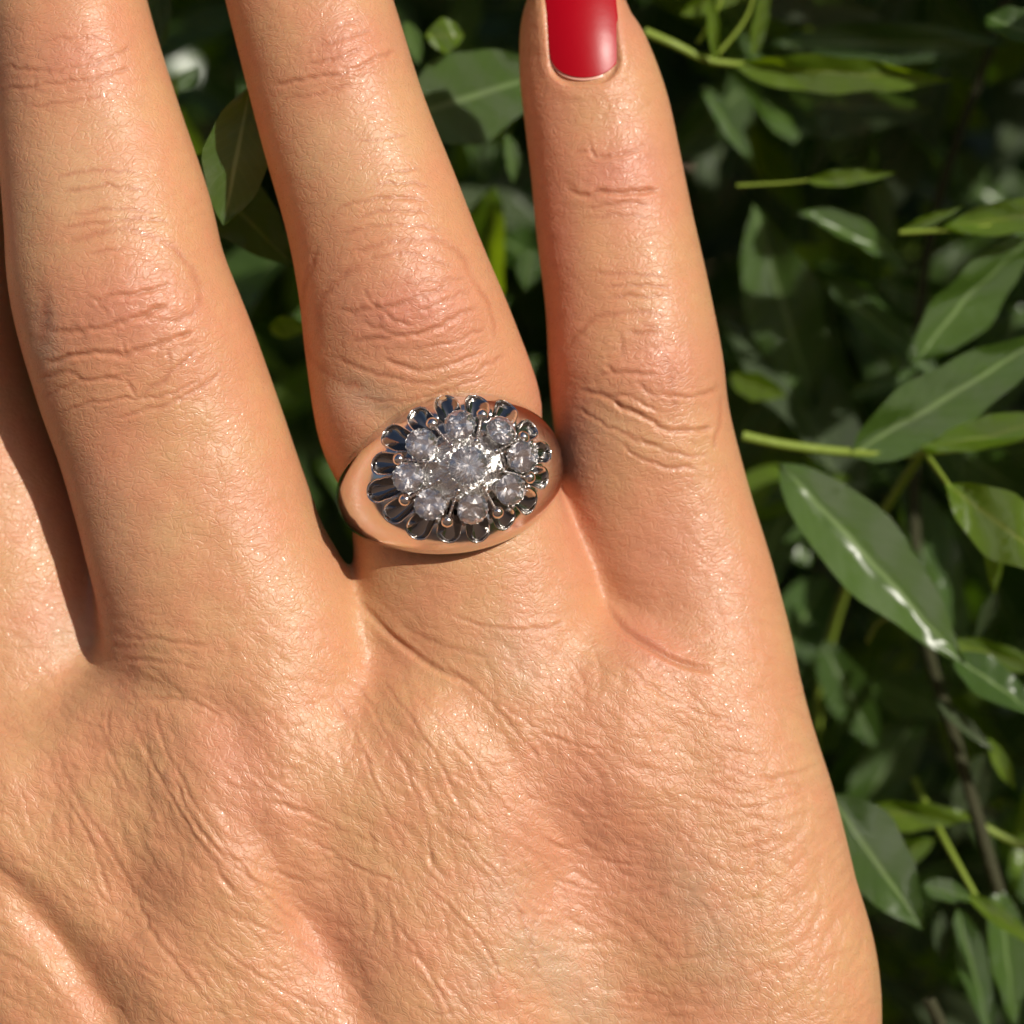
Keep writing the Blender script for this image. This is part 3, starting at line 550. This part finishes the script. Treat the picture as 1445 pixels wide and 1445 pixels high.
# inside of the band
ni = 9; base = len(rv)
for a_ in th:
    wd = Wd(a_); tk = Tk(a_)
    for j in range(ni):
        s_ = 1-2*j/(ni-1); rv.append(((RIN+.18*abs(s_)**3)*math.sin(a_), s_*wd*.985, (RIN+.18*abs(s_)**3)*math.cos(a_)))
idi = base+np.arange(NTT*ni).reshape(NTT, ni); nxi = np.roll(idi, -1, 0)
fi = np.stack([idi[:, :-1], idi[:, 1:], nxi[:, 1:], nxi[:, :-1]], -1).reshape(-1, 4)
f1 = np.stack([idx[:, -1], idi[:, 0], nxi[:, 0], nx[:, -1]], -1); f2 = np.stack([idi[:, -1], idx[:, 0], nx[:, 0], nxi[:, -1]], -1)
allf = np.concatenate([fq, fi, f1, f2])
bme = mesh_np('band', np.array(rv), allf, [M_GOLD, M_GOLDR, M_FLUTE_DARK]); dep = np.array(dep+[0]*(len(rv)-len(dep)))
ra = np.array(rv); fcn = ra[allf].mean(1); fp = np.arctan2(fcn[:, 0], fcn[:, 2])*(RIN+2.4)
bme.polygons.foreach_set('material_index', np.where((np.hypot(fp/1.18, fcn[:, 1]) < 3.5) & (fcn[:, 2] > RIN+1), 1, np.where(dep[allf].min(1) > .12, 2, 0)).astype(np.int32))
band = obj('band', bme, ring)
def surfR(p, q):
    a_ = p/(RIN+2.4); s_ = q/Wd(a_); top = math.exp(-(a_/.95)**2)
    return a_, RIN+Tk(a_)*(.16+.84*(1-abs(s_)**2.1)**.6)+1.6*top*(1-s_*s_)**1.2
def onring(p, q, h):
    a_, R = surfR(p, q); R += h
    return Vector((R*math.sin(a_), q, R*math.cos(a_)))*MM
def upmat(p, q, h, rot=0., tx=0.):
    """frame standing on the ring at p, q: z outward"""
    o_ = onring(p, q, h); z_ = Vector((p*.055, q*.045, 1)).normalized(); x_ = Vector((1, 0, 0)); y_ = z_.cross(x_).normalized(); x_ = y_.cross(z_)
    return Matrix(((x_.x, y_.x, z_.x, o_.x), (x_.y, y_.y, z_.y, o_.y), (x_.z, y_.z, z_.z, o_.z), (0, 0, 0, 1))) @ Matrix.Rotation(rot, 4, 'Z')
def diamond_mesh():
    bm = bmesh.new(); v = []
    def rg(n, r, z, off=0): return [(r*math.cos(2*math.pi*(i+off)/n), r*math.sin(2*math.pi*(i+off)/n), z) for i in range(n)]
    for p in rg(8, .50, .34)+rg(8, .80, .19, .5)+rg(16, 1.0, .02)+rg(16, 1.0, -.03)+rg(4, .52, -.46, .5)+rg(4, .40, -.62)+[(0.05, 0.03, -.88)]: bm.verts.new(p)
    bmesh.ops.convex_hull(bm, input=bm.verts)
    me = bpy.data.meshes.new('diamond'); bm.to_mesh(me); bm.free(); me.materials.append(M_DIA); return me
DIA = diamond_mesh()
def ball_mesh(name, r, seg=20, ring_=12):
    bm = bmesh.new(); bmesh.ops.create_uvsphere(bm, u_segments=seg, v_segments=ring_, radius=r*MM)
    me = bpy.data.meshes.new(name); bm.to_mesh(me); bm.free(); me.materials.append(M_GOLD); me.polygons.foreach_set('use_smooth', [True]*len(me.polygons)); return me
def cup_mesh(r):
    """setting under a stone: a collar with a concave seat and a milled rim"""
    vs, fs = [], []; n = 32
    prof = [(r*.45, -1.7), (r*.80, -.95), (r*.93, -.30), (r*1.0, -.08), (r*1.01, .01), (r*.95, -.03), (r*.82, -.32), (r*.40, -.95), (0.02, -1.40)]
    for i in range(n):
        a_ = 2*math.pi*i/n; k_ = 1+.03*math.cos(a_*16); jz = .16*math.sin(i*2.4)*r
        for (x, z) in prof: kk = k_ if x > r*.99 else 1; vs.append((x*kk*math.cos(a_), x*kk*math.sin(a_), z+(jz if r*.3 < x < r*.9 and -1 < z < -.31 else 0)))
    m_ = len(prof)
    for i in range(n):
        for j in range(m_-1): fs.append((i*m_+j, ((i+1) % n)*m_+j, ((i+1) % n)*m_+j+1, i*m_+j+1))
    me = mesh_np('stone_setting', np.array(vs), fs, [M_GOLDR, M_SEAT], False)
    for q, pl in enumerate(me.polygons): pl.material_index = 1 if q % (m_-1) >= 5 else 0
    return me
CUPM = {1.42: cup_mesh(1.42), 1.74: cup_mesh(1.74)}
def place(name, me, M_, parent=ring):
    o = bpy.data.objects.new(name, me); sc.collection.objects.link(o); o.parent = parent; o.matrix_basis = M_; return o
def stone(p, q, r, h, rot):
    jx, jy = (-.03, -.05) if r > 1.5 else rng.normal(.02, .15, 2)
    cup = place('stone_setting', CUPM[r], upmat(p, q, h, rot) @ Matrix.Rotation(jx, 4, 'X') @ Matrix.Rotation(jy, 4, 'Y'))
    s_ = r*.97*MM
    d_ = bpy.data.objects.new('diamond', DIA); sc.collection.objects.link(d_); d_.parent = cup; d_.matrix_basis = Matrix.Translation((0, 0, .10*MM)) @ Matrix.Diagonal((s_, s_, s_, 1)); return cup
centre = stone(.0, .0, 1.74, 1.25, .2)
for k_ in range(8):
    a_ = math.pi/4*k_+R_(-4); rp, rq = 4.2*math.cos(a_), 3.8*math.sin(a_)
    stone(rp, rq, 1.42, .85+.12*rng.uniform(-1, 1), rng.uniform(0, 1))
BEAD = ball_mesh('bead', .60); GRAIN = ball_mesh('grain', .16, 10, 7); SMALL = ball_mesh('small_bead', .30, 14, 9)
for k_ in range(22):
    a_ = 2*math.pi*k_/22; place('grain', GRAIN, Matrix.Translation((1.92*MM*math.cos(a_), 1.92*MM*math.sin(a_), -.02*MM)), centre)
for k_ in range(8):
    a_ = math.pi/4*(k_+.5)+R_(-4); ca, sa = math.cos(a_), math.sin(a_)
    place('bead', BEAD, upmat(5.25*ca, 4.75*sa, .45))
    place('bead', SMALL, upmat(2.35*ca, 2.2*sa, .85))
    # thin wall between two stones with a milled edge
    vs, fs = [], []
    for i in range(9):
        r_ = 2.0+i*.36
        for (t_, h_) in ((-.16, -1.6), (-.10, .50), (.10, .50), (.16, -1.6)):
            c_ = onring(r_*ca*1.08-t_*sa, r_*sa+t_*ca, h_-.03*i)/MM; vs.append(tuple(c_))
    for i in range(8):
        for j in range(3): fs.append((i*4+j, i*4+j+1, i*4+j+5, i*4+j+4))
    fs.append((0, 1, 2, 3)); fs.append((35, 34, 33, 32))
    rib = place('divider', mesh_np('divider', np.array(vs), fs, M_GOLD, False), Matrix.Identity(4))
    for i in range(9):
        r_ = 2.1+i*.33; o_ = onring(r_*ca*1.08, r_*sa, .55-.03*i)
        place('grain', GRAIN, Matrix.Translation(o_), rib)

# ---------------------------------------------------------------- ground, unseen wall added behind the camera for reflections
def box_obj(name, lo_, hi_, mat_):
    x0, y0, z0 = lo_; x1, y1, z1 = hi_
    v = [(x0, y0, z0), (x1, y0, z0), (x1, y1, z0), (x0, y1, z0), (x0, y0, z1), (x1, y0, z1), (x1, y1, z1), (x0, y1, z1)]
    f = [(0, 3, 2, 1), (4, 5, 6, 7), (0, 1, 5, 4), (1, 2, 6, 5), (2, 3, 7, 6), (3, 0, 4, 7)]
    me = mesh_np(name, np.array(v)*1000, f, mat_, False); o = bpy.data.objects.new(name, me); sc.collection.objects.link(o); return o
M_GROUND = mat_simple('dry_earth', (.46, .32, .22), .9, 0, .3, 0, (30, .6, .01))
M_WALL = mat_simple('reflection_wall_warm', (.84, .70, .58), .85, 0, .3, 0, (60, .4, .004))
g = mesh_np('ground', np.array([(-40000, -40000, 0), (40000, -40000, 0), (40000, 40000, 0), (-40000, 40000, 0)]), [(0, 1, 2, 3)], M_GROUND, False)
go = bpy.data.objects.new('ground', g); sc.collection.objects.link(go); tag(go, kind='structure')
wo = box_obj('reflection_wall', (-6, -1.75, 0), (6, -1.55, 2.8), M_WALL); tag(wo, 'added unseen warm wall behind the viewer, for reflections in the ring', 'wall')  # added out of view to warm the ring's reflections and block sky

# ---------------------------------------------------------------- the bush
bush = bpy.data.objects.new('bush', None); bush.matrix_world = Matrix.Translation(P(1250, 1000, -120)*MM); link(bush)
tag(bush, 'leafy green bush with narrow glossy leaves and yellow green shoots behind the hand', 'bush')
def leaf_verts(var, nu=14, nv=6):
    """unit leaf: length 1 along x, half width 1 in y"""
    vs, al, ac = [], [], []
    fold, bend, wave, shape = [(.35, .10, .0, .85), (.22, -.16, .10, .95), (.5, .22, .06, .8), (.15, .05, .16, 1.05), (.3, -.05, .05, .75), (.6, .3, .12, .9)][var]
    for i in range(nu+1):
        u = i/nu; wd = max(math.sin(math.pi*u**shape), 0)**.85*(1-.12*u)
        if u > .97: wd = 0.02
        for j in range(nv+1):
            v = -1+2*j/nv
            e_ = 1+.05*math.sin(u*17+var*2+v)
            vs.append((u, v*wd*e_, fold*abs(v)*wd*.16 - bend*(u-.5)**2*.9+wave*.24*math.sin(u*8+2.5*v+var)+.012*math.sin(u*23+3*v))); al.append(u); ac.append(v)
    fc = [(i*(nv+1)+j, (i+1)*(nv+1)+j, (i+1)*(nv+1)+j+1, i*(nv+1)+j+1) for i in range(nu) for j in range(nv)]
    return np.array(vs), fc, np.array(al), np.array(ac)
LV = [leaf_verts(v) for v in range(6)]
LM = {}
def leaf_mesh(var, mat_, asp):
    key = (var, mat_.name, round(asp*20))
    if key not in LM:
        vs, fc, al, ac = LV[var]; v = vs.copy()*1000; v[:, 1] *= asp; 
        LM[key] = mesh_np('leaf', v, fc, mat_, True, {'along': al, 'across': ac})
    return LM[key]
def leaf_frame(b0, b1, roll):
    x_ = Vector(b1)-Vector(b0); L_ = x_.length; x_.normalize()
    z_ = Vector((0, 0, 1)); z_ = (z_-x_*z_.dot(x_)).normalized(); y_ = z_.cross(x_)
    M_ = Matrix(((x_.x, y_.x, z_.x, b0[0]), (x_.y, y_.y, z_.y, b0[1]), (x_.z, y_.z, z_.z, b0[2]), (0, 0, 0, 1)))
    return M_ @ Matrix.Rotation(roll, 4, 'X'), L_
BI = Matrix.Translation(-Vector(P(1250, 1000, -120)))
def scl(M_, L_):
    T = BI @ M_; T.translation = T.translation*MM; return T @ Matrix.Scale(L_*MM, 4)
def leaf(bx, by, tx, ty, wpx, z0, z1, mat_, roll=0., var=None):
    b0, b1 = P(bx, by, z0), P(tx, ty, z1); M_, L_ = leaf_frame(b0, b1, R_(roll))
    var = rng.integers(0, 6) if var is None else var
    o = bpy.data.objects.new('leaf', leaf_mesh(int(var), mat_, wpx*.5*K*(DIST-z0)/DIST/L_)); sc.collection.objects.link(o); o.parent = bush
    o.matrix_basis = scl(M_, L_)
    return o
def stem(pts_, r0, r1, mat_=None):
    p = spline(np.array([P(*q) for q in pts_]), 8*len(pts_)); n = 7; vs, fs = [], []
    for i, c in enumerate(p):
        d = p[min(i+1, len(p)-1)]-p[max(i-1, 0)]; d /= np.linalg.norm(d); s_ = np.cross(d, [0, 0, 1.]); s_ /= np.linalg.norm(s_)+1e-9; u = np.cross(s_, d); r = r0+(r1-r0)*i/(len(p)-1)
        for k_ in range(n): a_ = 2*math.pi*k_/n; vs.append(c+(s_*math.cos(a_)+u*math.sin(a_))*r)
    for i in range(len(p)-1):
        for k_ in range(n): fs.append((i*n+k_, i*n+(k_+1) % n, (i+1)*n+(k_+1) % n, (i+1)*n+k_))
    vs = np.array(vs)-P(1250, 1000, -120)
    o = bpy.data.objects.new('stem', mesh_np('stem', vs, fs, mat_ or M_STEM)); sc.collection.objects.link(o); o.parent = bush; return o
D, Y, O = M_LEAF, M_LIME, M_OLIVE
for a_ in [
    (1100, 652, 1362, 936, 118, -24, -22, D, -7, 0), (1282, 512, 1462, 318, 96, -32, -30, D, 24, 1), (1040, 92, 1342, 112, 60, -30, -28, Y, 30, 4), (1080, 62, 1425, 60, 62, -50, -46, D, 10, 1),
    (1300, -40, 1140, 260, 74, -60, -66, O, 15, 4), (1335, 90, 1215, 345, 84, -66, -70, O, 10, 0), (1140, 255, 1264, 244, 28, -28, -26, Y, 10, 4), (1330, 322, 1520, 292, 52, -26, -24, Y, -5, 1), (1272, 326, 1360, 290, 16, -27, -25, Y, 20, 4),
    (1130, 296, 1290, 376, 44, -34, -38, D, -25, 2), (1165, 395, 1340, 545, 52, -42, -46, D, -15, 4), (1062, 290, 1150, 575, 118, -46, -52, D, 10, 3), (990, 118, 1066, 238, 34, -40, -44, D, -20, 0),
    (1200, 642, 1500, 460, 104, -27, -24, D, 12, 4), (1300, 636, 1500, 590, 66, -25, -22, Y, -30, 1), (1334, 682, 1500, 806, 98, -20, -16, Y, 5, 3), (1402, 752, 1404, 838, 28, -22, -24, Y, 10, 4), (1408, 830, 1376, 905, 18, -30, -34, O, 0, 4),
    (1345, 925, 1470, 1012, 62, -26, -24, D, -20, 4), (1330, 905, 1480, 945, 44, -32, -30, Y, 10, 1), (1320, 985, 1405, 1062, 22, -28, -26, O, 0, 2), (1392, 1040, 1432, 1114, 30, -28, -30, Y, -10, 1), (1392, 1060, 1338, 1205, 48, -40, -46, O, 10, 4),
    (1200, 1146, 1378, 1152, 54, -34, -32, Y, 18, 1), (1225, 1222, 1322, 1184, 52, -38, -36, Y, 15, 0), (1170, 1120, 1304, 1312, 112, -24, -22, D, 8, 4), (1300, 1248, 1378, 1270, 34, -30, -28, D, -20, 2), (1366, 1262, 1480, 1345, 34, -27, -24, Y, -10, 4),
    (1350, 1280, 1402, 1475, 50, -32, -34, D, -8, 4), (1408, 1250, 1434, 1450, 52, -34, -34, D, -12, 0), (1326, 1285, 1330, 1360, 26, -38, -40, O, 0, 0), (1420, 1130, 1470, 1300, 60, -50, -50, D, 10, 1),
    (352, 122, 316, 318, 100, -3, -4, D, -5, 3), (262, 222, 415, 376, 118, -12, -14, D, -6, 4), (380, 462, 436, 462, 34, -26, -26, Y, 5, 4), (208, -70, 232, 66, 58, -24, -24, D, 10, 1), (252, 130, 278, 95, 30, -36, -36, D, -20, 1),
    (575, 165, 790, 96, 138, -30, -28, D, 5, 4), (600, 50, 656, 50, 52, -26, -26, Y, 5, 3), (572, 30, 592, 90, 30, -34, -36, D, -25, 0), (716, 190, 726, 260, 24, -36, -38, D, -25, 2), (750, 350, 742, 410, 40, -38, -40, D, -15, 0),
    (960, 20, 1130, -60, 46, -32, -30, Y, 20, 4), (1010, 85, 1000, -40, 18, -30, -26, Y, 0, 4), (1062, 78, 1085, -40, 22, -34, -30, Y, 20, 4), (1030, 530, 1110, 560, 50, -40, -42, Y, 30, 0), (1140, 800, 1100, 700, 60, -60, -60, D, 20, 1),
    (1160, 905, 1240, 1060, 70, -48, -52, D, 12, 0), (1230, 960, 1345, 1010, 60, -56, -58, D, 5, 4), (1240, 400, 1420, 450, 70, -56, -60, D, 20, 2), (1390, 20, 1480, 60, 60, -24, -20, D, -20, 2), (1200, 560, 1300, 520, 34, -44, -44, D, -15, 4),
    (1270, 760, 1330, 900, 64, -44, -46, D, -10, 3), (1360, 640, 1450, 700, 70, -46, -50, D, 20, 0), (1440, 430, 1380, 620, 90, -60, -62, D, 10, 2), (1040, 1000, 1190, 900, 80, -66, -66, D, 15, 1), (1330, 1120, 1460, 1080, 54, -56, -58, D, 0, 4)]:
    leaf(*a_)
stem([(1048, 615, -27), (1110, 628, -27), (1200, 638, -27), (1310, 638, -26), (1480, 610, -22)], .55, .42)
stem([(1306, 640, -26), (1322, 662, -23), (1342, 690, -20)], .32, .25); stem([(1375, 1158, -33), (1410, 1178, -33), (1470, 1205, -33)], .4, .5)
stem([(1040, 262, -30), (1110, 258, -29), (1160, 252, -28)], .2, .15); stem([(1270, 328, -27), (1330, 325, -26), (1400, 318, -25)], .3, .2)
stem([(910, 45, -30), (950, 62, -30), (1000, 85, -31), (1060, 92, -31)], .5, .35); stem([(985, 60, -30), (1020, -5, -28), (1030, -60, -28)], .25, .2); stem([(1005, 85, -31), (1055, 20, -30), (1070, -60, -28)], .25, .2)
stem([(1225, 905, -36), (1238, 880, -33), (1262, 870, -30)], .3, .25); stem([(1300, 640, -30), (1210, 790, -42), (1160, 960, -55), (1140, 1200, -60)], .5, .6); stem([(1380, 1270, -28), (1330, 1180, -32), (1290, 1100, -40)], .3, .4)
stem([(1410, 1260, -30), (1350, 1050, -34), (1300, 860, -44), (1290, 560, -52), (1320, 300, -54), (1400, 60, -50), (1450, -100, -50)], .7, .5, M_BARK)
stem([(1310, 1410, -24), (1325, 1440, -24), (1345, 1490, -24)], .7, .7, M_BARK)
# ordinary leaves between the ones above: still single leaves
def rand_leaf(x, y, z, size):
    """a leaf in the hand frame, mm"""
    az = rng.uniform(0, 2*math.pi); el = rng.normal(0, .45)
    d = Vector((math.cos(az)*math.cos(el), math.sin(az)*math.cos(el), math.sin(el))); b0 = Vector((x, y, z))-d*size*.5
    M_, L_ = leaf_frame(b0, b0+d*size, rng.normal(0, .75)); return M_, L_
for i in range(190):
    z = -48-80*rng.random()
    px, py = (rng.uniform(1000, 1500), rng.uniform(-40, 1480)) if rng.random() < .72 else (rng.uniform(180, 800), rng.uniform(-40, 900))
    p = P(px, py, z); M_, L_ = rand_leaf(p[0], p[1], z, rng.uniform(16, 30))
    r_ = rng.random(); mt = D if r_ < .62 else (O if r_ < .72 else Y)
    o = bpy.data.objects.new('leaf', leaf_mesh(int(rng.integers(0, 6)), mt, float(rng.choice([.13, .16, .19])))); sc.collection.objects.link(o); o.parent = bush; o.matrix_basis = scl(M_, L_)
def leaf_mass(name, n, where, mats, size=(12, 24)):
    vs, fs, al, ac, mi = [], [], [], [], []; off = 0
    LVs = [leaf_verts(v, 6, 2) for v in range(6)]
    for i in range(n):
        x, y, z = where(); M_, L_ = rand_leaf(x, y, z, rng.uniform(*size)); v, f, a1, a2 = LVs[int(rng.integers(0, 6))]
        v = v*np.array([1, rng.uniform(.12, .2), 1])*L_; R3 = np.array(M_.to_3x3()); v = v@R3.T+np.array(M_.translation)-P(1250, 1000, -120)
        vs.append(v); fs.append(np.array(f)+off); off += len(v); al.append(a1); ac.append(a2); mi += [int(rng.choice(len(mats), p=[.74, .16, .10]))]*len(f)
    me = mesh_np(name, np.concatenate(vs), np.concatenate(fs), mats, True, {'along': np.concatenate(al), 'across': np.concatenate(ac)})
    me.polygons.foreach_set('material_index', mi)
    o = bpy.data.objects.new(name, me); sc.collection.objects.link(o); o.parent = bush; tag(o, kind='stuff'); return o
leaf_mass('foliage', 4200, lambda: (rng.uniform(-170, 230), rng.uniform(-230, 190), rng.uniform(-260, -125)), [D, O, Y], (18, 34))
leaf_mass('foliage', 3600, lambda: (rng.uniform(-280, 320), rng.uniform(-330, 280), rng.uniform(-420, -260)), [D, O, D], (40, 75))
# the bush swells forward beside and above the picture and shades what lies behind
OPEN = [(P(px, py, z), r) for px, py, z, r in [(1230, 795, -24, 8.5), (1365, 415, -31, 7), (1410, 745, -18, 7), (1290, 1250, -23, 4), (1190, 98, -29, 7), (1410, 970, -25, 6), (1215, 335, -36, 5), (680, 160, -30, 5), (1300, 1150, -33, 6), (1400, 560, -25, 8), (1385, 1370, -33, 6), (1210, 248, -27, 4), (1410, 310, -25, 5)]]
sun_ = np.array(SUN)
def open_to_sun(x, y, z):
    for c, r in OPEN:
        d = np.array([x, y, z])-c; t_ = d@sun_
        if t_ > 0 and np.linalg.norm(d-t_*sun_) < r+5: return True
    return False
def beside():
    while True:
        x, y, z = rng.uniform(58, 240), rng.uniform(-140, 230), rng.uniform(-100, 70)
        if z < (x-44)*1.3-14 and not open_to_sun(x, y, z): return x, y, z
def above():
    while True:
        x, y, z = rng.uniform(-150, 120), rng.uniform(64, 220), rng.uniform(-110, -20)
        if z < (y-50)*.9-55 and not open_to_sun(x, y, z): return x, y, z
leaf_mass('side_foliage', 2500, beside, [D, O, D], (16, 30)); leaf_mass('side_foliage', 1000, above, [D, O, D], (16, 30))
